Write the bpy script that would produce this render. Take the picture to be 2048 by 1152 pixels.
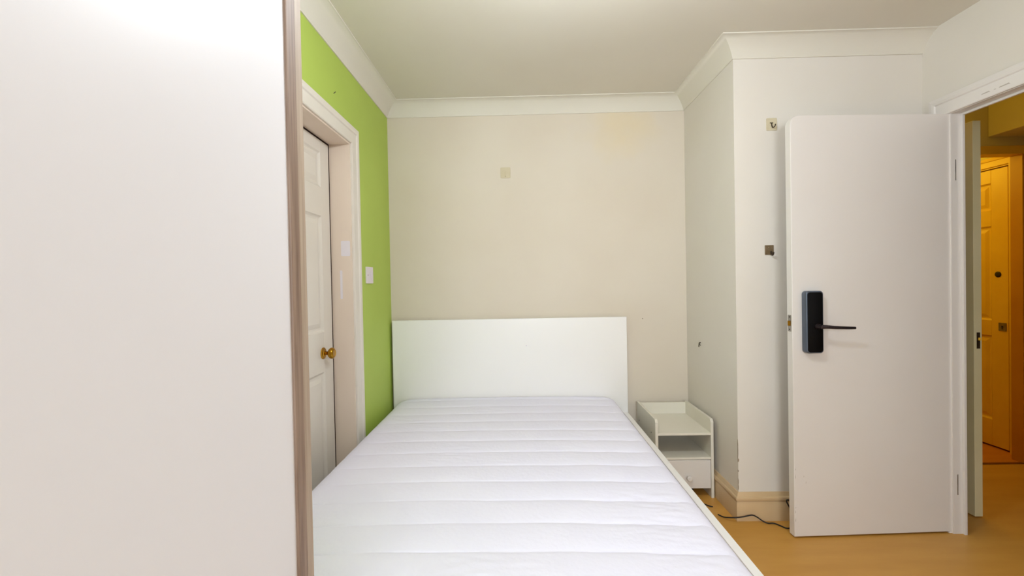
import bpy, bmesh, math, random
from mathutils import Vector, Matrix, noise
random.seed(7)
for o in list(bpy.data.objects): bpy.data.objects.remove(o, do_unlink=True)
S = bpy.context.scene
COL = S.collection
PI = math.pi
rad = math.radians

# ------------------------------------------------------------------ camera, world, light, exposure
CAM_H = 1.26
cd = bpy.data.cameras.new('camera'); cd.sensor_width = 36.0; cd.lens = 900 / 2048 * 36.0
cd.clip_start = 0.02; cd.clip_end = 60
cam = bpy.data.objects.new('camera', cd); COL.objects.link(cam)
cam.matrix_world = (Matrix.Translation((0, 0, CAM_H)) @ Matrix.Rotation(rad(1.02), 4, 'Z')
                    @ Matrix.Rotation(PI / 2 - rad(0.7), 4, 'X') @ Matrix.Rotation(rad(-1.09), 4, 'Z'))
S.camera = cam

W = bpy.data.worlds.new('sky'); S.world = W; W.use_nodes = True
bg = W.node_tree.nodes['Background']
bg.inputs['Color'].default_value = (0.80, 0.88, 1.0, 1); bg.inputs['Strength'].default_value = 1.0

def area(name, loc, target, sx, sy, power, col):
    l = bpy.data.lights.new(name, 'AREA'); l.shape = 'RECTANGLE'; l.size = sx; l.size_y = sy
    l.energy = power; l.color = col
    o = bpy.data.objects.new(name, l); COL.objects.link(o); o.location = loc
    o.rotation_euler = (Vector(target) - Vector(loc)).to_track_quat('-Z', 'Y').to_euler()
    return o
def point(name, loc, power, col, r=0.05):
    l = bpy.data.lights.new(name, 'POINT'); l.energy = power; l.color = col; l.shadow_soft_size = r
    o = bpy.data.objects.new(name, l); COL.objects.link(o); o.location = loc
    return o
# daylight coming in through the window of the rear wall, behind the camera
wl = area('window_daylight', (0.30, -2.33, 1.55), (0.05, 2.8, 0.7), 1.30, 1.20, 48, (0.835, 0.92, 1.0))
wl.data.spread = rad(150)
# (the bulb of the ceiling pendant, just above the frame, is built with the pendant below)
# warm hallway light: lamp beyond the inner doorway, then an added fill
point('hall_light', (2.75, 3.95, 2.15), 15, (1.0, 0.72, 0.05), 0.08)
point('hall_light', (2.36, 2.74, 2.36), 2.4, (1.0, 0.68, 0.05), 0.08)  # added fill with no fixture, over the cream door, to warm the hall floor

S.view_settings.view_transform = 'Standard'; S.view_settings.look = 'None'
S.view_settings.exposure = 0.0; S.view_settings.gamma = 1.0; S.view_settings.use_curve_mapping = False

# ------------------------------------------------------------------ materials
def lin(c):
    return tuple(((v / 255) / 12.92 if v / 255 <= 0.04045 else ((v / 255 + 0.055) / 1.055) ** 2.4) for v in c)
def mat(name, c1, c2=None, rough=0.6, scale=3.0, metal=0.0, bump=0.0, bscale=60.0, stretch=(1, 1, 1), spec=0.5, detail=4):
    m = bpy.data.materials.new(name); m.use_nodes = True
    nt = m.node_tree; b = nt.nodes['Principled BSDF']
    b.inputs['Roughness'].default_value = rough; b.inputs['Metallic'].default_value = metal
    b.inputs['Specular IOR Level'].default_value = spec
    tc = nt.nodes.new('ShaderNodeNewGeometry'); mp = nt.nodes.new('ShaderNodeMapping')
    mp.inputs['Scale'].default_value = stretch
    nt.links.new(tc.outputs['Position'], mp.inputs['Vector'])
    n = nt.nodes.new('ShaderNodeTexNoise'); n.inputs['Scale'].default_value = scale; n.inputs['Detail'].default_value = detail
    nt.links.new(mp.outputs['Vector'], n.inputs['Vector'])
    r = nt.nodes.new('ShaderNodeValToRGB')
    r.color_ramp.elements[0].position = 0.3; r.color_ramp.elements[1].position = 0.7
    r.color_ramp.elements[0].color = (*lin(c2 or c1), 1); r.color_ramp.elements[1].color = (*lin(c1), 1)
    nt.links.new(n.outputs['Fac'], r.inputs['Fac']); nt.links.new(r.outputs['Color'], b.inputs['Base Color'])
    if bump:
        n2 = nt.nodes.new('ShaderNodeTexNoise'); n2.inputs['Scale'].default_value = bscale; n2.inputs['Detail'].default_value = 6
        nt.links.new(mp.outputs['Vector'], n2.inputs['Vector'])
        bp = nt.nodes.new('ShaderNodeBump'); bp.inputs['Strength'].default_value = bump; bp.inputs['Distance'].default_value = 0.004
        nt.links.new(n2.outputs['Fac'], bp.inputs['Height']); nt.links.new(bp.outputs['Normal'], b.inputs['Normal'])
    return m

M = {}
M['cream'] = mat('cream_wall_paint', (228, 221, 212), (224, 216, 205), 0.75, 1.6, bump=0.05, bscale=25)
M['ceil'] = mat('ceiling_paint', (228, 222, 210), (224, 217, 203), 0.8, 1.5, bump=0.04, bscale=20)
M['green'] = mat('lime_green_paint', (182, 205, 92), (176, 199, 86), 0.6, 2.5, bump=0.06, bscale=30)
M['gloss_white'] = mat('white_gloss_paint', (233, 226, 216), (228, 220, 208), 0.38, 2.0, bump=0.04, bscale=14)
M['jamb'] = mat('pinkish_cream_paint', (238, 222, 205), (230, 212, 194), 0.45, 3.5, bump=0.05, bscale=18, stretch=(1, 1, 0.25))
M['skirting'] = mat('ivory_gloss_paint', (212, 184, 146), (204, 174, 132), 0.4, 4.0, bump=0.04, bscale=20)
M['door'] = mat('flush_door_paint', (230, 224, 219), (226, 218, 212), 0.42, 1.4, bump=0.03, bscale=10)
M['halldoor'] = mat('cream_gloss_paint', (224, 214, 176), (216, 205, 162), 0.45, 2.5)
M['yellow'] = mat('yellow_door_paint', (236, 190, 66), (226, 176, 48), 0.45, 3.0, bump=0.05, bscale=30)
M['amber'] = mat('amber_frame_paint', (206, 140, 34), (190, 122, 26), 0.45, 3.0)
M['hallwall'] = mat('hall_wall_paint', (214, 200, 150), (206, 190, 138), 0.75, 2.0)
M['floor'] = mat('beech_laminate', (208, 155, 74), (196, 142, 62), 0.42, 2.2, stretch=(1.0, 5.0, 1), bump=0.02, bscale=40)
M['floor2'] = mat('reddish_laminate', (206, 132, 62), (190, 114, 50), 0.42, 2.2, stretch=(1.0, 5.0, 1))
M['strip'] = mat('threshold_strip', (120, 60, 34), (100, 48, 26), 0.5, 8)
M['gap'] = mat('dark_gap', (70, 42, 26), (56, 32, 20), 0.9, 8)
M['panel'] = mat('white_wardrobe_laminate', (233, 232, 236), (231, 229, 232), 0.42, 0.8)
M['oak'] = mat('grey_oak_laminate', (152, 128, 110), (110, 86, 70), 0.55, 9.0, stretch=(14, 14, 0.7), bump=0.12, bscale=8, detail=8)
M['oak2'] = mat('pale_oak_edging', (182, 164, 144), (160, 140, 120), 0.55, 9.0, stretch=(14, 14, 0.7), detail=8)
M['bedwhite'] = mat('white_foil_board', (247, 243, 240), (245, 241, 237), 0.30, 1.2)
M['furn'] = mat('white_lacquered_board', (230, 224, 210), (224, 217, 202), 0.38, 2.0)
M['drawer'] = mat('white_drawer_front', (226, 220, 214), (221, 214, 206), 0.38, 2.0)
M['ticking'] = mat('white_mattress_ticking', (240, 237, 252), (236, 233, 250), 0.85, 3.0, bump=0.35, bscale=55)
M['border'] = mat('mattress_border_cloth', (222, 224, 236), (216, 218, 230), 0.85, 3.0, bump=0.2, bscale=80)
M['piping'] = mat('grey_piping', (190, 182, 176), (170, 162, 156), 0.8, 20)
M['slat'] = mat('birch_slat', (214, 184, 140), (200, 168, 124), 0.6, 6)
M['plastic'] = mat('white_switch_plastic', (236, 226, 232), (232, 222, 228), 0.35, 5)
M['screw'] = mat('screw_steel', (120, 112, 112), (96, 90, 90), 0.4, 30, metal=0.6)
M['brass'] = mat('aged_brass', (196, 150, 48), (142, 100, 26), 0.28, 14, metal=1.0)
M['steel'] = mat('brushed_steel', (176, 172, 166), (140, 136, 130), 0.35, 20, metal=0.9)
M['black'] = mat('black_lock_plastic', (5, 5, 8), (3, 3, 5), 0.4, 6, spec=0.15)
M['gunmetal'] = mat('gunmetal_trim', (96, 104, 118), (84, 92, 106), 0.35, 8, metal=0.5)
M['lever'] = mat('dark_bronze_lever', (62, 52, 56), (46, 40, 44), 0.3, 8, metal=0.7)
M['pad'] = mat('yellowed_hook_pad', (212, 199, 170), (204, 190, 158), 0.6, 20)
M['bronze'] = mat('tarnished_bronze', (140, 120, 92), (116, 96, 68), 0.4, 40, metal=0.4)
M['dark'] = mat('dark_metal', (64, 48, 34), (44, 32, 22), 0.45, 30, metal=0.4)
M['cable'] = mat('black_cable_rubber', (26, 20, 22), (18, 14, 16), 0.5, 10)
M['patch'] = mat('white_filler_patch', (238, 232, 236), (234, 227, 232), 0.6, 10)
M['chip'] = mat('exposed_plaster_chip', (176, 160, 140), (150, 134, 114), 0.9, 60)
M['smudge'] = mat('grey_smudge', (196, 186, 176), (176, 166, 154), 0.7, 40)
gm = bpy.data.materials.new('window_glass'); gm.use_nodes = True
gb = gm.node_tree.nodes['Principled BSDF']; gb.inputs['Transmission Weight'].default_value = 1.0; gb.inputs['Roughness'].default_value = 0.0; gb.inputs['IOR'].default_value = 1.1
M['glass'] = gm

# a faint yellow damp stain high on the far wall (a stain with its own shape)
def stain(m, loc, rad_, col):
    nt = m.node_tree; b = nt.nodes['Principled BSDF']; src = b.inputs['Base Color'].links[0].from_socket
    tc = nt.nodes.new('ShaderNodeNewGeometry'); d = nt.nodes.new('ShaderNodeVectorMath'); d.operation = 'DISTANCE'
    nz = nt.nodes.new('ShaderNodeTexNoise'); nz.inputs['Scale'].default_value = 6
    ad = nt.nodes.new('ShaderNodeVectorMath'); ad.operation = 'ADD'
    sc = nt.nodes.new('ShaderNodeVectorMath'); sc.operation = 'SCALE'; sc.inputs['Scale'].default_value = 0.35
    nt.links.new(tc.outputs['Position'], nz.inputs['Vector']); nt.links.new(nz.outputs['Color'], sc.inputs[0])
    nt.links.new(tc.outputs['Position'], ad.inputs[0]); nt.links.new(sc.outputs['Vector'], ad.inputs[1])
    nt.links.new(ad.outputs['Vector'], d.inputs[0]); d.inputs[1].default_value = Vector(loc) + Vector((0.17, 0.17, 0.17))
    mr = nt.nodes.new('ShaderNodeMapRange'); mr.inputs['From Min'].default_value = rad_; mr.inputs['From Max'].default_value = 0.0
    mr.inputs['To Min'].default_value = 0; mr.inputs['To Max'].default_value = 0.5
    nt.links.new(d.outputs['Value'], mr.inputs['Value'])
    mx = nt.nodes.new('ShaderNodeMix'); mx.data_type = 'RGBA'
    nt.links.new(mr.outputs['Result'], mx.inputs['Factor']); nt.links.new(src, mx.inputs[6]); mx.inputs[7].default_value = (*lin(col), 1)
    nt.links.new(mx.outputs[2], b.inputs['Base Color'])
M['creamback'] = mat('cream_wall_paint_far', (223, 212, 196), (218, 205, 187), 0.72, 1.6, bump=0.05, bscale=25)
stain(M['creamback'], (0.72, 3.05, 2.32), 0.28, (228, 206, 160))

# ------------------------------------------------------------------ geometry helpers
ORG = {}
def box(bm, x0, x1, y0, y1, z0, z1, bev=0.0, seg=2):
    vs = [bm.verts.new(p) for p in ((x0, y0, z0), (x1, y0, z0), (x1, y1, z0), (x0, y1, z0), (x0, y0, z1), (x1, y0, z1), (x1, y1, z1), (x0, y1, z1))]
    fs = [bm.faces.new([vs[i] for i in f]) for f in ((3, 2, 1, 0), (4, 5, 6, 7), (0, 1, 5, 4), (1, 2, 6, 5), (2, 3, 7, 6), (3, 0, 4, 7))]
    if bev:
        es = list({e for f in fs for e in f.edges})
        bmesh.ops.bevel(bm, geom=es, offset=bev, segments=seg, affect='EDGES', profile=0.5)
    return bm
def B(*a, **k): return box(bmesh.new(), *a, **k)
def prism(pts, axis, a, b, bev=0.0, seg=2):
    """polygon pts (2D) extruded along axis from a to b"""
    bm = bmesh.new()
    def P(u, v, w): return {'x': (w, u, v), 'y': (u, w, v), 'z': (u, v, w)}[axis]
    A = [bm.verts.new(P(u, v, a)) for u, v in pts]; C = [bm.verts.new(P(u, v, b)) for u, v in pts]
    n = len(pts)
    f0 = bm.faces.new(A); f1 = bm.faces.new(C[::-1])
    for i in range(n): bm.faces.new((A[i], C[i], C[(i + 1) % n], A[(i + 1) % n]))
    bmesh.ops.recalc_face_normals(bm, faces=bm.faces[:])
    if bev:
        bmesh.ops.bevel(bm, geom=list(set(f0.edges) | set(f1.edges)), offset=bev, segments=seg, affect='EDGES', profile=0.5)
    return bm
def rrect(x0, x1, z0, z1, r, n=6, corners=(1, 1, 1, 1)):
    pts = []
    for k, (cx, cz, a0) in enumerate(((x1 - r, z0 + r, -PI / 2), (x1 - r, z1 - r, 0), (x0 + r, z1 - r, PI / 2), (x0 + r, z0 + r, PI))):
        if corners[k]:
            for i in range(n + 1): pts.append((cx + r * math.cos(a0 + PI / 2 * i / n), cz + r * math.sin(a0 + PI / 2 * i / n)))
        else: pts.append(((x1, z0), (x1, z1), (x0, z1), (x0, z0))[k])
    return pts
def lathe(prof, o, axis, n=28):
    """profile (r, t) turned about axis through o"""
    bm = bmesh.new(); ax = Vector(axis).normalized(); q = Vector((0, 0, 1)).rotation_difference(ax); o = Vector(o)
    rings = []
    for r, t in prof:
        rings.append([bm.verts.new(o + q @ Vector((max(r, 1e-4) * math.cos(2 * PI * i / n), max(r, 1e-4) * math.sin(2 * PI * i / n), t))) for i in range(n)])
    for a, b in zip(rings, rings[1:]):
        for i in range(n): bm.faces.new((a[i], a[(i + 1) % n], b[(i + 1) % n], b[i]))
    bm.faces.new(rings[0][::-1]); bm.faces.new(rings[-1])
    bmesh.ops.recalc_face_normals(bm, faces=bm.faces[:])
    return bm
def tube(pts, r, n=8, closed=False, bm=None):
    bm = bm or bmesh.new(); pts = [Vector(p) for p in pts]; N = len(pts); rings = []
    rr = r if isinstance(r, (list, tuple)) else [r] * N
    for i, p in enumerate(pts):
        a = pts[(i - 1) % N] if (closed or i > 0) else p; b = pts[(i + 1) % N] if (closed or i < N - 1) else p
        t = (b - a).normalized(); u = t.cross(Vector((0, 0, 1)))
        if u.length < 1e-3: u = t.cross(Vector((1, 0, 0)))
        u.normalize(); v = u.cross(t)
        rings.append([bm.verts.new(p + (u * math.cos(2 * PI * k / n) + v * math.sin(2 * PI * k / n)) * rr[i]) for k in range(n)])
    for i in range(N if closed else N - 1):
        a, b = rings[i], rings[(i + 1) % N]
        for k in range(n): bm.faces.new((a[k], a[(k + 1) % n], b[(k + 1) % n], b[k]))
    if not closed: bm.faces.new(rings[0][::-1]); bm.faces.new(rings[-1])
    bmesh.ops.recalc_face_normals(bm, faces=bm.faces[:])
    return bm
def smooth_path(pts, sub=6):
    pts = [Vector(p) for p in pts]; out = []
    for i in range(len(pts) - 1):
        p0 = pts[max(i - 1, 0)]; p1 = pts[i]; p2 = pts[i + 1]; p3 = pts[min(i + 2, len(pts) - 1)]
        for k in range(sub):
            t = k / sub
            out.append(0.5 * ((2 * p1) + (p2 - p0) * t + (2 * p0 - 5 * p1 + 4 * p2 - p3) * t * t + (3 * p1 - p0 - 3 * p2 + p3) * t ** 3))
    out.append(pts[-1]); return out
def sweep(prof, path):
    """moulding: profile (inward offset, z) along a plan polyline, mitred; inward = right-hand side of travel"""
    bm = bmesh.new(); P = [Vector((x, y)) for x, y in path]; rings = []
    for i, p in enumerate(P):
        ds = []
        if i > 0: ds.append((p - P[i - 1]).normalized())
        if i < len(P) - 1: ds.append((P[i + 1] - p).normalized())
        ns = [Vector((d.y, -d.x)) for d in ds]
        m = ns[0] if len(ns) == 1 else (ns[0] + ns[1]) / (1 + ns[0].dot(ns[1]))
        rings.append([bm.verts.new((p.x + m.x * o, p.y + m.y * o, z)) for o, z in prof])
    n = len(prof)
    for a, b in zip(rings, rings[1:]):
        for k in range(n): bm.faces.new((a[k], a[(k + 1) % n], b[(k + 1) % n], b[k]))
    bm.faces.new(rings[0]); bm.faces.new(rings[-1][::-1])
    bmesh.ops.recalc_face_normals(bm, faces=bm.faces[:])
    return bm
def join(*bms):
    out = bmesh.new()
    for b in bms:
        me = bpy.data.meshes.new('t'); b.to_mesh(me); b.free(); out.from_mesh(me); bpy.data.meshes.remove(me)
    return out
def tag(o, label=None, cat=None, group=None, kind=None):
    if label: o['label'] = label
    if cat: o['category'] = cat
    if group: o['group'] = group
    if kind: o['kind'] = kind
    return o
def obj(name, bm, m, parent=None, smooth=False):
    me = bpy.data.meshes.new(name); o = bpy.data.objects.new(name, me); COL.objects.link(o)
    if parent is not None:
        org = ORG[parent.name]; o.parent = parent
    else:
        xs = [v.co for v in bm.verts]
        org = Vector(((min(v.x for v in xs) + max(v.x for v in xs)) / 2, (min(v.y for v in xs) + max(v.y for v in xs)) / 2, min(v.z for v in xs)))
        o.location = org
    ORG[o.name] = org.copy()
    bmesh.ops.translate(bm, verts=bm.verts[:], vec=-org)
    if smooth:
        for f in bm.faces: f.smooth = True
    bm.to_mesh(me); bm.free(); me.materials.append(M[m])
    if smooth and hasattr(me, 'set_sharp_from_angle'): me.set_sharp_from_angle(angle=rad(38))
    return o
def empty(name, loc, rotz=0.0, local=False):
    o = bpy.data.objects.new(name, None); COL.objects.link(o); o.location = loc; o.rotation_euler = (0, 0, rotz); o.empty_display_size = 0.1
    ORG[o.name] = Vector((0, 0, 0)) if local else Vector(loc)
    return o
def struct(name, bm, m, label, cat, smooth=False):
    return tag(obj(name, bm, m, None, smooth), label, cat, kind='structure')

# ------------------------------------------------------------------ room shell
XL, XR, YB, YR, ZC = -0.88, 2.08, 3.05, -2.4, 2.48
XW = 2.14                                                # hallway face of the right wall
#      # left, right, far, rear walls, ceiling
XA, YA = 1.12, 2.355                                     # alcove return wall, front of the boxed-out corner
XH, YH = 3.41, 3.02                                      # hallway opposite wall, hallway inner doorway

struct('floor', B(-1.3, XH + 0.12, YR - 0.2, YH, -0.08, 0), 'floor', 'tan beech laminate floor of the bedroom', 'floor')
struct('ceiling', B(-1.3, XH + 0.1, YR - 0.2, 4.7, ZC, ZC + 0.1), 'ceil', 'plain cream painted ceiling over the bed', 'ceiling')
struct('wall_back', B(-1.0, XA, YB, YB + 0.12, 0, ZC), 'creamback', 'cream painted wall behind the headboard', 'wall')
# left wall: green, with the opening of the panelled door
DY0, DY1, DZ = 1.56, 2.35, 2.0
struct('wall_left', join(B(XL - 0.13, XL, YR, DY0 - 0.03, 0, ZC), B(XL - 0.13, XL, DY1 + 0.03, YB, 0, ZC), B(XL - 0.13, XL, DY0 - 0.03, DY1 + 0.03, DZ + 0.03, ZC)),
       'green', 'lime green painted wall around the panelled door', 'wall')
struct('wall_alcove', B(XA, XA + 0.1, YA + 0.1, YB + 0.12, 0, ZC), 'cream', 'narrow cream return wall beside the nightstand', 'wall')
wc = struct('wall_corner', B(XA, XW, YA, YA + 0.1, 0, ZC), 'cream', 'cream boxed-out wall behind the open flush door', 'wall')
# right wall with doorway
RY0, RY1, RZ = 1.40, 2.205, 2.03
struct('wall_right', join(B(XR, XW, YR, RY0 - 0.03, 0, ZC), B(XR, XW, RY1 + 0.03, YA, 0, ZC), B(XR, XW, RY0 - 0.03, RY1 + 0.03, RZ + 0.03, ZC)),
       'cream', 'cream wall above the hallway doorway', 'wall')
# rear wall with the window, behind the camera
struct('wall_rear', join(B(-1.0, -0.40, YR - 0.12, YR, 0, ZC), B(1.0, 2.19, YR - 0.12, YR, 0, ZC), B(-0.40, 1.0, YR - 0.12, YR, 0, 0.9), B(-0.40, 1.0, YR - 0.12, YR, 2.2, ZC)),
       'cream', 'cream wall with the window behind the viewer', 'wall')
w1 = tag(empty('window_1', (0.30, YR - 0.07, 0.9)), 'white framed window in the rear wall behind the viewer', 'window', kind='structure')
obj('window_frame', join(B(-0.40, 1.0, YR - 0.09, YR - 0.04, 0.9, 0.95), B(-0.40, 1.0, YR - 0.09, YR - 0.04, 2.15, 2.2), B(-0.40, -0.35, YR - 0.09, YR - 0.04, 0.95, 2.15),
                         B(0.95, 1.0, YR - 0.09, YR - 0.04, 0.95, 2.15), B(0.275, 0.325, YR - 0.09, YR - 0.04, 0.95, 2.15)), 'gloss_white', w1)
obj('pane', B(-0.35, 0.275, YR - 0.068, YR - 0.062, 0.95, 2.15), 'glass', w1)
obj('pane', B(0.325, 0.95, YR - 0.068, YR - 0.062, 0.95, 2.15), 'glass', w1)

# cornice around the room (coved, with a small bead at each edge)
def cove(proj, drop):
    z0 = ZC - drop
    pts = [(0.0, z0), (0.006, z0), (0.007, z0 + 0.004), (0.006, z0 + 0.006)]
    for i in range(9):
        t = i / 8; a = t * PI / 2
        u = 0.45 * (1 - math.cos(a)) + 0.55 * t; v = 0.45 * math.sin(a) + 0.55 * t
        pts.append((0.006 + (proj - 0.012) * u, z0 + 0.006 + (drop - 0.012) * v))
    pts += [(proj - 0.004, ZC - 0.006), (proj, ZC - 0.005), (proj, ZC), (0.0, ZC)]
    return pts
struct('trim_1', sweep(cove(0.09, 0.092), [(XL, YR), (XL, YB), (XA, YB), (XA, YA), (XR, YA)]), 'ceil',
       'coved plaster cornice running round the top of the walls', 'cornice', True)

# skirting
def skirt(h=0.146, t=0.018):
    return [(0, 0), (t, 0), (t, 0.098), (t - 0.003, 0.102), (t - 0.003, 0.105), (t + 0.004, 0.108), (t + 0.006, 0.116), (t + 0.003, 0.124),
            (t - 0.004, 0.128), (t - 0.006, 0.134), (t - 0.010, 0.142), (t - 0.012, h), (0, h)]
struct('baseboard_right', sweep(skirt(), [(XA, YB), (XA, YA), (XR, YA)]), 'skirting', 'ivory moulded skirting board around the boxed-out corner', 'skirting board', True)
struct('baseboard_back', sweep(skirt(), [(XL, YB), (XA, YB)]), 'skirting', 'ivory skirting board behind the bed', 'skirting board', True)
struct('baseboard_left', sweep(skirt(), [(XL, DY1 + 0.12), (XL, YB)]), 'skirting', 'ivory skirting board along the green wall', 'skirting board', True)

# chips on the outer corner of the boxed-out wall, parts of that wall
for zc_, h_, w_ in ((0.312, 0.010, 0.004), (0.37, 0.05, 0.0008), (0.20, 0.016, 0.001), (0.17, 0.014, 0.001), (0.255, 0.006, 0.002)):
    obj('paint_chip', prism([(XA - 0.0007, zc_ - h_), (XA + w_, zc_ - h_ * 0.6), (XA + w_ * 1.3, zc_ + h_ * 0.4), (XA - 0.0007, zc_ + h_)], 'y', YA - 0.0008, YA + 0.004), 'chip', wc)
wlf = bpy.data.objects['wall_left']
obj('scuff_mark', prism([(2.160, 2.186), (2.166, 2.186), (2.190, 2.204), (2.186, 2.206)], 'x', XL - 0.001, XL + 0.0006), 'dark', wlf)
# speck in the far wall
wb = bpy.data.objects['wall_back']
obj('plug_hole', lathe([(0.004, 0), (0.003, 0.001)], (0.823, YB, 1.0), (0, -1, 0), 10), 'chip', wb)

# ------------------------------------------------------------------ left panelled door with its frame
def panel_door(root, y0, y1, z0, z1, xf, th, sgn, m, gapm, rows, cols):
    """six panel door in a plane of constant x; face at xf, facing sgn*x; rails and stiles proud, raised fields set in"""
    ys = [y0]; zs = []
    rec = 0.010
    # core
    a, b = sorted((xf - sgn * th, xf - sgn * rec))
    obj('leaf', B(a, b, y0, y1, z0, z1), m, root)
    a, b = sorted((xf - sgn * rec, xf))
    cuts_y = [y0] + [c for pr in cols for c in pr] + [y1]
    cuts_z = [z0] + [c for pr in rows for c in pr] + [z1]
    for i in range(0, len(cuts_y), 2):
        obj('stile', B(a, b, cuts_y[i], cuts_y[i + 1], z0, z1, bev=0.002), m, root)
    for (ya, yb) in cols:
        for i in range(0, len(cuts_z), 2):
            obj('rail', B(a, b, ya, yb, cuts_z[i], cuts_z[i + 1], bev=0.0015), m, root)
        for (za, zb) in rows:
            bm = bmesh.new()
            def ring(ins, d): return [bm.verts.new((xf - sgn * d, y, z)) for y, z in ((ya + ins, za + ins), (yb - ins, za + ins), (yb - ins, zb - ins), (ya + ins, zb - ins))]
            R = [ring(0.0, 0.0005), ring(0.006, 0.006), ring(0.012, 0.0095), ring(0.022, 0.0095), ring(0.045, 0.003), ]
            for p, q in zip(R, R[1:]):
                for k in range(4): bm.faces.new((p[k], p[(k + 1) % 4], q[(k + 1) % 4], q[k]))
            bm.faces.new(R[-1]); bmesh.ops.recalc_face_normals(bm, faces=bm.faces[:])
            obj('panel', bm, m, root)
LX = -0.987
d1 = tag(empty('door_1', (LX, (DY0 + DY1) / 2, 0)), 'closed white six-panel door with brass knob in the green wall', 'door', kind='structure')
panel_door(d1, DY0 + 0.004, DY1 - 0.011, 0.008, DZ - 0.009, LX, 0.038, 1, 'gloss_white', 'gap',
           [(0.22, 0.83), (1.03, 1.61), (1.755, 1.93)], [(DY0 + 0.11, DY0 + 0.35), (DY1 - 0.35, DY1 - 0.11)])
kb = obj('door_knob', lathe([(0.009, 0.0), (0.009, 0.022), (0.012, 0.026), (0.020, 0.030), (0.0265, 0.037), (0.028, 0.044), (0.0265, 0.051), (0.021, 0.056), (0.017, 0.0572), (0.015, 0.0562), (0.004, 0.0575)], (LX, 2.222, 0.925), (1, 0, 0), 36), 'brass', d1, True)
obj('rosette', lathe([(0.029, 0.0), (0.029, 0.003), (0.026, 0.006), (0.018, 0.0065), (0.015, 0.010), (0.0095, 0.011)], (LX, 2.222, 0.925), (1, 0, 0), 36), 'brass', kb, True)
# frame: lining, stop and architrave
t2 = tag(empty('trim_2', (XL, DY1, 0)), 'cream door lining and architrave of the panelled door', 'door frame', kind='structure')
for (ya, yb) in ((DY1, DY1 + 0.03), (DY0 - 0.03, DY0)):
    obj('lining', B(XL - 0.13, XL + 0.001, ya, yb, 0, DZ + 0.03), 'jamb', t2)
obj('lining_head', B(XL - 0.13, XL + 0.001, DY0, DY1, DZ, DZ + 0.03), 'jamb', t2)
ARCH = [(0.0, 0.0), (0.0, 0.010), (0.004, 0.013), (0.055, 0.013), (0.060, 0.018), (0.072, 0.020), (0.088, 0.018), (0.088, 0.0)]
def arch_sweep(y0, y1, zt, xf, sx, k=1.0):
    """mitred architrave round an opening: profile (width outwards, proudness)"""
    bm = bmesh.new(); rings = []
    for (y, z, my, mz) in ((y0, 0, -1, 0), (y0, zt, -1, 1), (y1, zt, 1, 1), (y1, 0, 1, 0)):
        rings.append([bm.verts.new((xf + sx * p, y + my * w * k, z + mz * w * k)) for w, p in ARCH])
    n = len(ARCH)
    for a, b in zip(rings, rings[1:]):
        for q in range(n): bm.faces.new((a[q], a[(q + 1) % n], b[(q + 1) % n], b[q]))
    bm.faces.new(rings[0]); bm.faces.new(rings[-1][::-1]); bmesh.ops.recalc_face_normals(bm, faces=bm.faces[:])
    return bm
obj('architrave', arch_sweep(DY0 - 0.008, DY1 + 0.008, DZ + 0.008, XL, 1), 'gloss_white', t2)
# the wall face needs the dark shadow gap behind the leaf: a backing board beyond the door
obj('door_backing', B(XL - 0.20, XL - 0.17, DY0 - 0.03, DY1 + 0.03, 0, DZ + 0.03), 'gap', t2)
obj('gap_shadow_strip', join(B(LX - 0.045, LX - 0.001, DY1 - 0.001, DY1 + 0.001, 0, DZ), B(LX - 0.045, LX - 0.001, DY0, DY1, DZ - 0.001, DZ + 0.001)), 'gap', t2)  # dark brown strips painting in the shadow line between leaf and frame
obj('filler_patch', prism(rrect(-0.936, -0.888, 1.415, 1.495, 0.006), 'y', DY1 - 0.0006, DY1 + 0.001), 'patch', t2)
obj('filler_patch', prism(rrect(-0.944, -0.932, 1.19, 1.34, 0.004), 'y', DY1 - 0.0006, DY1 + 0.001), 'patch', t2)

# ------------------------------------------------------------------ right doorway frame
t3 = tag(empty('trim_3', (XR, RY1, 0)), 'white lining and architrave of the hallway doorway', 'door frame', kind='structure')
obj('lining', B(XR, XW, RY1, RY1 + 0.03, 0, RZ + 0.03), 'door', t3)
obj('lining', B(XR, XW, RY0 - 0.03, RY0, 0, RZ + 0.03), 'door', t3)
obj('lining_head', B(XR, XW, RY0, RY1, RZ, RZ + 0.03), 'door', t3)
obj('door_stop', B(XR + 0.044, XW - 0.004, RY1 - 0.012, RY1, 0, RZ, bev=0.001), 'door', t3)
obj('door_stop', B(XR + 0.044, XW - 0.004, RY0, RY0 + 0.012, 0, RZ, bev=0.001), 'door', t3)
obj('door_stop_head', B(XR + 0.044, XW - 0.004, RY0 + 0.012, RY1 - 0.012, RZ - 0.012, RZ, bev=0.001), 'door', t3)
obj('architrave', arch_sweep(RY0 - 0.008, RY1 + 0.008, RZ + 0.002, XR, -1), 'door', t3)
for (ya, yb, w) in ((1.93, 1.975, 0.004), (2.01, 2.05, 0.0035), (1.985, 1.997, 0.003)):
    obj('paint_chip', prism([(ya, RZ + 0.024), (yb, RZ + 0.024), (yb - 0.004, RZ + 0.024 + w), (ya + 0.006, RZ + 0.024 + w * 1.4)], 'x', XR - 0.0134, XR - 0.0128), 'smudge', t3)

# ------------------------------------------------------------------ open flush door (local frame: hinge at origin, leaf along -x, viewer's face y=0)
ang = math.atan2(2.213 - 2.178, 2.098 - 1.300)
d2 = tag(empty('door_2', (2.098, 2.213, 0.0), ang, local=True), 'open white flush door with black electronic lock', 'door', kind='structure')
DW, DH = 0.797, 2.032
obj('leaf', prism(rrect(-DW, 0, 0.008, DH, 0.045, 8, (0, 0, 1, 0)), 'y', 0.0, 0.040, bev=0.0025), 'door', d2)
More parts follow.
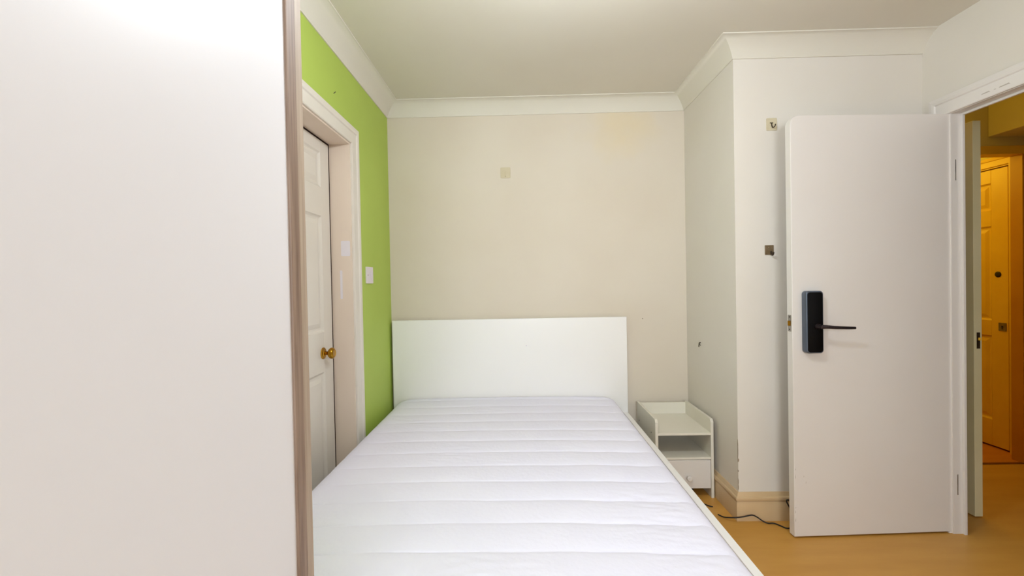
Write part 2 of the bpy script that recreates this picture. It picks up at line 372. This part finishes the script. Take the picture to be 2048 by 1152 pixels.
# electronic lock body and lever
def L(px): return px
lk = obj('lock_body', prism(rrect(-0.752, -0.668, 0.897, 1.193, 0.016, 8), 'y', -0.034, 0.0, bev=0.005, seg=3), 'gunmetal', d2, True)
obj('lock_face', prism(rrect(-0.746, -0.674, 0.903, 1.187, 0.013, 8), 'y', -0.036, -0.0335, bev=0.0008), 'black', lk, True)
obj('lever_hub', lathe([(0.013, 0.0), (0.013, 0.010), (0.010, 0.014), (0.009, 0.034)], (-0.700, -0.036, 1.025), (0, -1, 0), 24), 'lever', lk, True)
lp = smooth_path([(-0.700, -0.062, 1.025), (-0.680, -0.068, 1.0255), (-0.640, -0.070, 1.022), (-0.580, -0.070, 1.019), (-0.545, -0.070, 1.018)], 5)
bml = tube(lp, [0.0098 - 0.0038 * i / (len(lp) - 1) for i in range(len(lp))], 12)
lv = obj('lever_handle', bml, 'lever', lk, True)
# latch in the leading edge
la = obj('latch_plate', prism(rrect(0.008, 0.031, 0.998, 1.078, 0.003), 'x', -DW - 0.0012, -DW + 0.002), 'steel', d2)
obj('latch_bolt', prism([(-DW, 0.012), (-DW, 0.027), (-DW - 0.006, 0.027), (-DW - 0.014, 0.013)], 'z', 1.026, 1.050, bev=0.001), 'brass', la)
for z_ in (1.008, 1.068):
    obj('screw', lathe([(0.0035, 0), (0.003, 0.001)], (-DW - 0.0012, 0.0195, z_), (-1, 0, 0), 12), 'dark', la)
for z_ in (0.24, 1.76):
    h = obj('hinge', join(B(-0.003, 0.006, 0.004, 0.034, z_ - 0.05, z_ + 0.05), tube([(0.004, -0.004, z_ - 0.05), (0.004, -0.004, z_ + 0.05)], 0.005, 12)), 'steel', d2)
# scuffs along the bottom left of the face
for x_, z_, h_ in ((-0.792, 0.30, 0.012), (-0.791, 0.335, 0.006), (-0.793, 0.13, 0.008), (-0.792, 0.09, 0.010), (-0.791, 0.15, 0.004), (-0.75, 0.30, 0.005), (-0.74, 0.27, 0.006)):
    obj('scuff_mark', prism([(x_, z_ - h_), (x_ + 0.002, z_ - h_ * 0.3), (x_ + 0.0015, z_ + h_)], 'y', -0.0004, 0.0005), 'chip', d2)

# ------------------------------------------------------------------ hallway beyond the doorway
struct('floor_hall', B(XW, XH + 0.12, YH, 4.7, -0.08, 0), 'floor2', 'reddish laminate floor beyond the hallway threshold', 'floor')
th = struct('trim_4', B(2.40, XH, YH - 0.012, YH + 0.012, 0, 0.004, bev=0.0015), 'strip', 'dark threshold strip across the hallway floor', 'threshold')
struct('wall_hall', join(B(XH, XH + 0.1, YR, 3.117 - 0.03, 0, ZC), B(XH, XH + 0.1, 3.99, 4.7, 0, ZC), B(XH, XH + 0.1, 3.117 - 0.03, 3.99, 2.05, ZC)), 'hallwall',
       'hallway wall around the yellow panelled door', 'wall')
struct('wall_hall_partition', join(B(XW, 2.375, YH, YH + 0.08, 0, ZC), B(2.375, XH, YH, YH + 0.08, 2.095, ZC)), 'hallwall', 'hallway partition above the inner doorway', 'wall')
struct('wall_hall_inner', B(XW - 0.1, XW, YA + 0.1, 4.7, 0, ZC), 'hallwall', 'hallway side wall behind the ajar cream door', 'wall')
struct('wall_hall_end', B(2.09, XH + 0.1, 4.7, 4.8, 0, ZC), 'hallwall', 'end wall of the hallway', 'wall')
struct('wall_hall_near', B(XW, XH, YR - 0.1, YR, 0, ZC), 'hallwall', 'near end wall of the hallway', 'wall')
struct('wall_hall_bulkhead', B(3.09, XH, 0.5, YH, 2.155, ZC, bev=0.003), 'hallwall', 'boxed-in bulkhead under the hallway ceiling', 'bulkhead')
t5 = tag(empty('trim_5', (3.3, YH, 0)), 'amber door frame of the inner hallway doorway', 'door frame', kind='structure')
obj('frame_jamb', B(3.305, XH - 0.001, YH - 0.004, YH + 0.07, 0, 2.04), 'amber', t5)
obj('frame_jamb', B(2.376, 2.40, YH - 0.004, YH + 0.08, 0, 2.04), 'amber', t5)
obj('frame_head', B(2.376, XH - 0.001, YH - 0.006, YH + 0.08, 2.04, 2.095, bev=0.002), 'yellow', t5)
# yellow panelled door in the opposite hallway wall
d4 = tag(empty('door_4', (XH, 3.58, 0)), 'yellow lit six-panel door across the hallway', 'door', kind='structure')
panel_door(d4, 3.205, 3.965, 0.012, 2.005, XH + 0.002, 0.038, -1, 'yellow', 'gap',
           [(0.20, 0.81), (0.92, 1.60), (1.715, 1.91)], [(3.318, 3.55), (3.62, 3.86)])
obj('cylinder_lock', lathe([(0.021, 0), (0.021, 0.003), (0.018, 0.005), (0.006, 0.0055)], (XH + 0.002, 3.272, 1.252), (-1, 0, 0), 24), 'dark', d4, True)
kp = obj('keyhole_plate', prism(rrect(3.218, 3.268, 0.850, 0.908, 0.003), 'x', XH - 0.002, XH + 0.003), 'bronze', d4)
obj('keyhole', lathe([(0.007, 0), (0.006, 0.001)], (XH - 0.002, 3.243, 0.882), (-1, 0, 0), 14), 'dark', kp)
obj('keyhole', B(XH - 0.003, XH - 0.001, 3.240, 3.246, 0.862, 0.880), 'dark', kp)
t6 = tag(empty('trim_6', (XH, 3.15, 0)), 'yellow painted frame around the hallway panelled door', 'door frame', kind='structure')
obj('lining', B(XH - 0.001, XH + 0.1, 3.117 - 0.03, 3.198, 0, 2.05), 'yellow', t6)
obj('lining', B(XH - 0.001, XH + 0.1, 3.972, 3.99, 0, 2.05), 'yellow', t6)
obj('lining_head', B(XH - 0.001, XH + 0.1, 3.198, 3.972, 2.012, 2.05), 'yellow', t6)
obj('architrave', arch_sweep(3.190, 3.98, 2.02, XH, -1, 0.75), 'yellow', t6)
obj('door_backing', B(XH + 0.10, XH + 0.12, 3.05, 4.0, 0, 2.1), 'gap', t6)
# cream door of the inner doorway, swung towards the viewer, seen on its leading edge
d3 = tag(empty('door_3', (2.35, YH, 0)), 'open cream door seen edge-on just beyond the doorway', 'door', kind='structure')
obj('leaf', B(2.327, 2.367, 2.35, 3.012, 0.006, 2.042, bev=0.002), 'halldoor', d3)
sp = obj('latch_plate', B(2.340, 2.357, 2.3488, 2.352, 0.875, 0.958), 'dark', d3)
obj('latch_bolt', prism([(2.344, 2.3488), (2.353, 2.3488), (2.353, 2.340), (2.344, 2.345)], 'z', 0.918, 0.932), 'brass', sp)

# ------------------------------------------------------------------ wardrobe at the left edge
wx = -0.33
wr = tag(empty('wardrobe', (-0.60, -0.1, 0)), 'tall white sliding-door wardrobe with grey oak edging, nearest the viewer', 'wardrobe')
obj('side_panel', B(-0.872, wx - 0.002, 0.676, 0.697, 0, 2.36, bev=0.001), 'oak2', wr)
obj('side_panel', B(-0.872, wx - 0.002, -1.12, -1.10, 0, 2.36, bev=0.001), 'oak2', wr)
obj('top_panel', B(-0.872, wx - 0.002, -1.10, 0.676, 2.34, 2.36), 'oak2', wr)
obj('plinth', B(-0.872, wx - 0.02, -1.10, 0.676, 0, 0.06), 'oak2', wr)
obj('back_panel', B(-0.872, -0.864, -1.10, 0.676, 0.06, 2.34), 'panel', wr)
for (ya, yb, xo) in ((-0.23, 0.674, 0.0), (-1.098, -0.19, -0.035)):
    dr = obj('sliding_door', B(wx - 0.022 + xo, wx - 0.004 + xo, ya + 0.026, yb - 0.026, 0.09, 2.31), 'panel', wr)
    for (u, v) in ((ya, ya + 0.026), (yb - 0.026, yb)):
        obj('door_stile', B(wx - 0.026 + xo, wx + xo, u, v, 0.065, 2.335, bev=0.002), 'oak', dr)
    for (u, v) in ((0.065, 0.09), (2.31, 2.335)):
        obj('door_rail', B(wx - 0.026 + xo, wx - 0.002 + xo, ya + 0.026, yb - 0.026, u, v), 'oak', dr)

# ------------------------------------------------------------------ bed
bd = tag(empty('double_bed', (-0.08, 2.0, 0)), 'white double bed frame with plain flat headboard under the mattress', 'bed')
hb = obj('headboard', B(-0.862, 0.704, 2.998, 3.028, 0, 1.018, bev=0.002), 'bedwhite', bd)
obj('screw_cap', lathe([(0.005, 0), (0.004, 0.0015), (0.001, 0.002)], (0.036, 2.998, 0.838), (0, -1, 0), 14), 'plastic', hb)
for (a, b) in ((-0.862, -0.832), (0.672, 0.702)):
    obj('side_rail', B(a, b, 0.985, 2.998, 0.10, 0.384, bev=0.002), 'bedwhite', bd)
obj('footboard', B(-0.862, 0.702, 0.955, 0.985, 0, 0.384, bev=0.002), 'bedwhite', bd)
obj('mid_beam', B(-0.10, -0.06, 0.985, 2.998, 0.18, 0.245), 'steel', bd)
for (x0, x1) in ((-0.832, -0.81), (0.65, 0.672)):
    obj('slat_ledge', B(x0, x1, 0.985, 2.998, 0.205, 0.245), 'steel', bd)
for (x0, y0) in ((-0.86, 1.6), (0.655, 1.6), (-0.10, 1.9)):
    obj('leg', B(x0, x0 + 0.04, y0, y0 + 0.05, 0, 0.18 if x0 == -0.10 else 0.12), 'bedwhite', bd)
me0 = None
for k in range(15):
    yk = 1.02 + k * 0.135
    s_ = obj('slat', B(-0.832, 0.672, 1.02, 1.09, 0.245, 0.257), 'slat', bd) if me0 is None else None
    if me0 is None: me0 = s_
    else:
        c = me0.copy(); COL.objects.link(c); c.parent = bd; c.location = (0, yk - 1.02, 0)

# mattress: quilted top panel, border, piping
mx0, mx1, my0, my1, mz0, mzt = -0.812, 0.600, 0.99, 2.992, 0.257, 0.508
mt = tag(empty('mattress', ((mx0 + mx1) / 2, 2.0, mz0)), 'white quilted mattress with grey piping on the white bed frame', 'mattress')
CR = 0.085
def corner(x, y):
    cx = min(max(x, mx0 + CR), mx1 - CR); cy = min(max(y, my0 + CR), my1 - CR)
    dx, dy = x - cx, y - cy
    m_ = max(abs(dx), abs(dy)); l_ = math.hypot(dx, dy)
    if l_ > 1e-9 and abs(dx) > 1e-9 and abs(dy) > 1e-9: dx, dy = dx / l_ * m_, dy / l_ * m_
    return cx + dx, cy + dy
def ztop(x, y, d):
    Re = 0.060; hgt = 0.030
    z = mzt
    if d < Re: z -= hgt * (1 - math.sqrt(max(0.0, 1 - (1 - d / Re) ** 2)))
    # broad crown and quilting channels every 15 cm
    z -= 0.010 * (abs(x - (mx0 + mx1) / 2) / 0.7) ** 4
    yy = y + 0.006 * noise.noise(Vector((x * 2.2, y * 1.3, 4))) + 0.010 * ((x - (-0.1)) / 0.7) ** 2 * (1 if x > 0 else 0.4)
    ph = ((yy - 2.456) / 0.15) % 1.0
    q = abs(math.sin(PI * ph)) ** 0.36
    fade = min(1.0, d / 0.10)
    amp = 0.0125 * (0.75 + 0.5 * noise.noise(Vector((x * 1.4, y * 2, 9))))
    z -= amp * (1 - q) * (0.15 + 0.85 * fade)
    # slack cloth: puckers gathered in patches
    w = max(0.0, noise.noise(Vector((x * 3.0, y * 3.4, 1.5)))) * fade
    z += 0.0042 * w * noise.noise(Vector((x * 16, y * 42, 3))) + 0.0022 * noise.noise(Vector((x * 5, y * 6, 7))) * fade
    return z
NX, NY = 130, 560
us = [i / NX for i in range(NX + 1)]
us = [mx0 + (mx1 - mx0) * (u - math.sin(2 * PI * u) * 0.10) for u in us]
vs_ = [my0 + (my1 - my0) * (j / NY) for j in range(NY + 1)]
verts = []; faces = []
for y in vs_:
    for x in us:
        d = min(x - mx0, mx1 - x, y - my0, my1 - y)
        X, Y = corner(x, y); verts.append((X, Y, ztop(x, y, d)))
for j in range(NY):
    for i in range(NX):
        a = j * (NX + 1) + i; faces.append((a, a + 1, a + NX + 2, a + NX + 1))
bm = bmesh.new(); bv = [bm.verts.new(v) for v in verts]
for f in faces: bm.faces.new([bv[i] for i in f])
obj('quilted_top', bm, 'ticking', mt, True)
# outline loop
def outline(off=0.0, n=10):
    x0, x1, y0, y1, r = mx0 - off, mx1 + off, my0 - (off if off < 0 else 0), my1, CR + min(off, 0)
    pts = []
    for cx, cy, a0 in ((x1 - r, y0 + r, -PI / 2), (x1 - r, y1 - r, 0), (x0 + r, y1 - r, PI / 2), (x0 + r, y0 + r, PI)):
        for i in range(n + 1): pts.append((cx + r * math.cos(a0 + PI / 2 * i / n), cy + r * math.sin(a0 + PI / 2 * i / n)))
    out = []
    for i, p in enumerate(pts):      # subdivide the long runs
        q = pts[(i + 1) % len(pts)]; L_ = math.hypot(q[0] - p[0], q[1] - p[1]); k = 1 if L_ < 0.1 else (40 if L_ > 1.5 else 24)
        for t in range(k): out.append((p[0] + (q[0] - p[0]) * t / k, p[1] + (q[1] - p[1]) * t / k))
    return out
bm = bmesh.new(); rings = []
ze = mzt - 0.040
for off, z in ((-0.02, mz0), (0.0, mz0 + 0.015), (0.010, mz0 + 0.06), (0.013, mz0 + 0.11), (0.010, ze - 0.04), (0.004, ze - 0.008), (0.0, ze)):
    rings.append([bm.verts.new((x, y, z + 0.0012 * noise.noise(Vector((x * 9, y * 9, z * 20))))) for x, y in outline(off)])
for a, b in zip(rings, rings[1:]):
    for k in range(len(a)): bm.faces.new((a[k], a[(k + 1) % len(a)], b[(k + 1) % len(b)], b[k]))
bm.faces.new(rings[0][::-1]); bmesh.ops.recalc_face_normals(bm, faces=bm.faces[:])
obj('border', bm, 'border', mt, True)
pts = [(x + 0.001 * noise.noise(Vector((y * 6, 1, 1))), y, ze + 0.0015 + 0.0035 * noise.noise(Vector((x * 4, y * 5, 2)))) for x, y in outline(0.0)]
obj('piping', tube(pts, 0.0036, 6, closed=True), 'piping', mt, True)

# ------------------------------------------------------------------ nightstand in the alcove
NX0, NX1, NYF, NYB = 0.762, 1.094, 2.590, 2.996
ns = tag(empty('nightstand', ((NX0 + NX1) / 2, 2.80, 0)), 'small white nightstand with tray top, open shelf and one drawer', 'nightstand')
side = [(NYF, 0.0), (NYF, 0.437), (NYF + 0.012, 0.455), (NYB, 0.455), (NYB, 0.0)]
for i, (a, b) in enumerate(((NX0, NX0 + 0.016), (NX1 - 0.016, NX1))):
    sp_ = obj('side_panel', prism(side, 'x', a, b, bev=0.001), 'furn', ns)
    if i == 0:
        for (y_, z_) in ((2.94, 0.345), (2.674, 0.355), (2.72, 0.29)):
            obj('peg_hole', lathe([(0.005, 0), (0.004, 0.0008)], (NX0, y_, z_), (-1, 0, 0), 12), 'dark', sp_)
obj('back_panel', B(NX0 + 0.016, NX1 - 0.016, NYB - 0.014, NYB, 0.06, 0.448, bev=0.001), 'furn', ns)
obj('tray_base', B(NX0 + 0.016, NX1 - 0.016, NYF + 0.002, NYB - 0.014, 0.362, 0.376, bev=0.0015), 'furn', ns)
obj('shelf', B(NX0 + 0.016, NX1 - 0.016, NYF + 0.001, NYB - 0.014, 0.222, 0.235, bev=0.0015), 'furn', ns)
dw = obj('drawer', B(NX0 + 0.018, NX1 - 0.018, NYF + 0.001, NYF + 0.016, 0.056, 0.219, bev=0.0015), 'drawer', ns)
obj('drawer_box', join(B(NX0 + 0.024, NX0 + 0.036, NYF + 0.016, 2.95, 0.07, 0.19), B(NX1 - 0.036, NX1 - 0.024, NYF + 0.016, 2.95, 0.07, 0.19), B(NX0 + 0.024, NX1 - 0.024, NYF + 0.016, 2.95, 0.064, 0.07)), 'furn', dw)
obj('knob', lathe([(0.007, 0), (0.007, 0.010), (0.012, 0.013), (0.0155, 0.018), (0.0155, 0.023), (0.012, 0.027), (0.002, 0.0285)], (0.948, NYF + 0.001, 0.120), (0, -1, 0), 28), 'drawer', dw, True)

# ------------------------------------------------------------------ ceiling pendant, just above the top of the frame
px_, py_, pz_ = 0.22, 1.20, 2.17
em = bpy.data.materials.new('lit_bulb_glass'); em.use_nodes = True
eb = em.node_tree.nodes['Principled BSDF']; eb.inputs['Base Color'].default_value = (0.9, 0.9, 0.9, 1)
eb.inputs['Emission Color'].default_value = (0.835, 0.92, 1.0, 1); eb.inputs['Emission Strength'].default_value = 278.0
M['bulb'] = em
pd = tag(empty('pendant_lamp', (px_, py_, pz_)), 'white ceiling pendant with a lit bulb above the bed', 'lamp')
obj('ceiling_rose', lathe([(0.045, 0.0), (0.045, 0.006), (0.036, 0.020), (0.012, 0.030)], (px_, py_, ZC), (0, 0, -1), 28), 'plastic', pd, True)
obj('cord', tube([(px_, py_, ZC - 0.028), (px_, py_, pz_ + 0.115)], 0.0032, 8), 'plastic', pd, True)
obj('bulb_holder', lathe([(0.010, 0.0), (0.017, 0.010), (0.018, 0.045), (0.014, 0.052)], (px_, py_, pz_ + 0.118), (0, 0, -1), 24), 'plastic', pd, True)
obj('bulb', lathe([(0.012, 0.066), (0.020, 0.058), (0.044, 0.038), (0.056, 0.018), (0.060, 0.0), (0.056, -0.022), (0.042, -0.043), (0.022, -0.056), (0.002, -0.060)], (px_, py_, pz_), (0, 0, 1), 28), 'bulb', pd, True)

# ------------------------------------------------------------------ small things on walls and floor
# light switch on the green wall
sw = tag(empty('light_switch', (XL, 2.605, 1.27)), 'white plastic light switch plate on the green wall', 'light switch')
pl = obj('switch_plate', prism(rrect(2.552, 2.662, 1.270, 1.366, 0.004), 'x', XL + 0.0002, XL + 0.009, bev=0.0015), 'plastic', sw)
obj('rocker', prism(rrect(2.618, 2.640, 1.296, 1.340, 0.002), 'x', XL + 0.009, XL + 0.013, bev=0.001), 'plastic', sw)
for y_ in (2.572, ):
    obj('screw', lathe([(0.0035, 0), (0.003, 0.0008)], (XL + 0.009, y_, 1.318), (1, 0, 0), 12), 'screw', pl)
# adhesive hooks
h1 = tag(empty('wall_hook', (-0.083, YB, 1.966)), 'cream adhesive hook pad alone on the wall above the headboard', 'wall hook')
obj('pad', prism(rrect(-0.117, -0.050, 1.966, 2.038, 0.006), 'y', YB - 0.004, YB - 0.0002, bev=0.0012), 'pad', h1)
obj('hook', join(prism(rrect(-0.088, -0.080, 1.978, 2.010, 0.003), 'y', YB - 0.008, YB - 0.0035, bev=0.001), B(-0.087, -0.081, YB - 0.014, YB - 0.004, 1.976, 1.981)), 'pad', h1)
h2 = tag(empty('wall_hook', (1.312, YA, 2.02)), 'yellowed adhesive pad with dark wire hook above the bronze plate', 'wall hook')
obj('pad', prism(rrect(1.285, 1.339, 2.018, 2.081, 0.005), 'y', YA - 0.004, YA - 0.0002, bev=0.0012), 'pad', h2)
obj('wire_hook', tube(smooth_path([(1.302, YA - 0.005, 2.056), (1.318, YA - 0.005, 2.056)], 2), 0.0022, 8), 'dark', h2, True)
obj('wire_hook', tube(smooth_path([(1.311, YA - 0.005, 2.056), (1.311, YA - 0.007, 2.040), (1.312, YA - 0.014, 2.030), (1.317, YA - 0.022, 2.032), (1.320, YA - 0.024, 2.044)], 5), 0.0024, 8), 'dark', h2, True)
h3 = tag(empty('wall_hook', (1.292, YA, 1.376)), 'square bronze hook plate on the wall beside the open door', 'wall hook')
obj('plate', prism(rrect(1.270, 1.315, 1.378, 1.428, 0.003), 'y', YA - 0.004, YA - 0.0002, bev=0.001), 'bronze', h3)
obj('hook', tube(smooth_path([(1.300, YA - 0.004, 1.396), (1.300, YA - 0.010, 1.384), (1.298, YA - 0.020, 1.376), (1.297, YA - 0.030, 1.380), (1.297, YA - 0.033, 1.390)], 5), 0.0042, 10), 'dark', h3, True)
obj('screw', lathe([(0.004, 0), (0.003, 0.001)], (1.292, YA - 0.004, 1.415), (0, -1, 0), 12), 'bronze', h3)
# bent nail in the alcove return wall
nl = tag(empty('bent_nail', (XA, 2.825, 0.84)), 'small dark bent nail in the alcove side wall above the nightstand', 'nail')
obj('shank', tube(smooth_path([(XA + 0.006, 2.825, 0.860), (XA - 0.008, 2.822, 0.862), (XA - 0.012, 2.820, 0.845), (XA - 0.012, 2.822, 0.838)], 4), 0.0028, 8), 'dark', nl, True)
obj('nail_head', tube([(XA - 0.010, 2.822, 0.864), (XA - 0.014, 2.790, 0.848)], 0.0016, 8), 'dark', nl, True)
# black cable along the skirting, running behind the door
cp = [(1.032, 2.400, 0.004), (1.050, 2.365, 0.008), (1.085, 2.325, 0.026), (1.128, 2.325, 0.030), (1.172, 2.325, 0.038), (1.198, 2.325, 0.028), (1.222, 2.318, 0.012), (1.245, 2.31, 0.004),
      (1.275, 2.308, 0.004), (1.296, 2.283, 0.004), (1.312, 2.262, 0.004), (1.340, 2.270, 0.004), (1.362, 2.29, 0.03), (1.358, 2.305, 0.075), (1.342, 2.312, 0.115), (1.356, 2.312, 0.120), (1.385, 2.31, 0.100), (1.42, 2.30, 0.06), (1.47, 2.30, 0.004), (1.60, 2.29, 0.004)]
tag(obj('power_cable', tube(smooth_path(cp, 6), 0.0033, 8), 'cable', None, True), 'thin black cable lying along the skirting and behind the open door', 'cable')
# loose plug and lead under the nightstand
pg = tag(empty('plug_lead', (0.97, 2.62, 0)), 'short black plug and lead on the floor under the nightstand', 'plug')
obj('plug_body', prism(rrect(0.952, 0.992, 2.628, 2.676, 0.010), 'z', 0.0, 0.046, bev=0.006), 'cable', pg, True)
obj('lead', tube(smooth_path([(0.965, 2.628, 0.02), (0.972, 2.60, 0.008), (0.985, 2.55, 0.004), (1.017, 2.499, 0.004), (1.040, 2.482, 0.004)], 6), 0.003, 8), 'cable', pg, True)

bpy.context.view_layer.update()
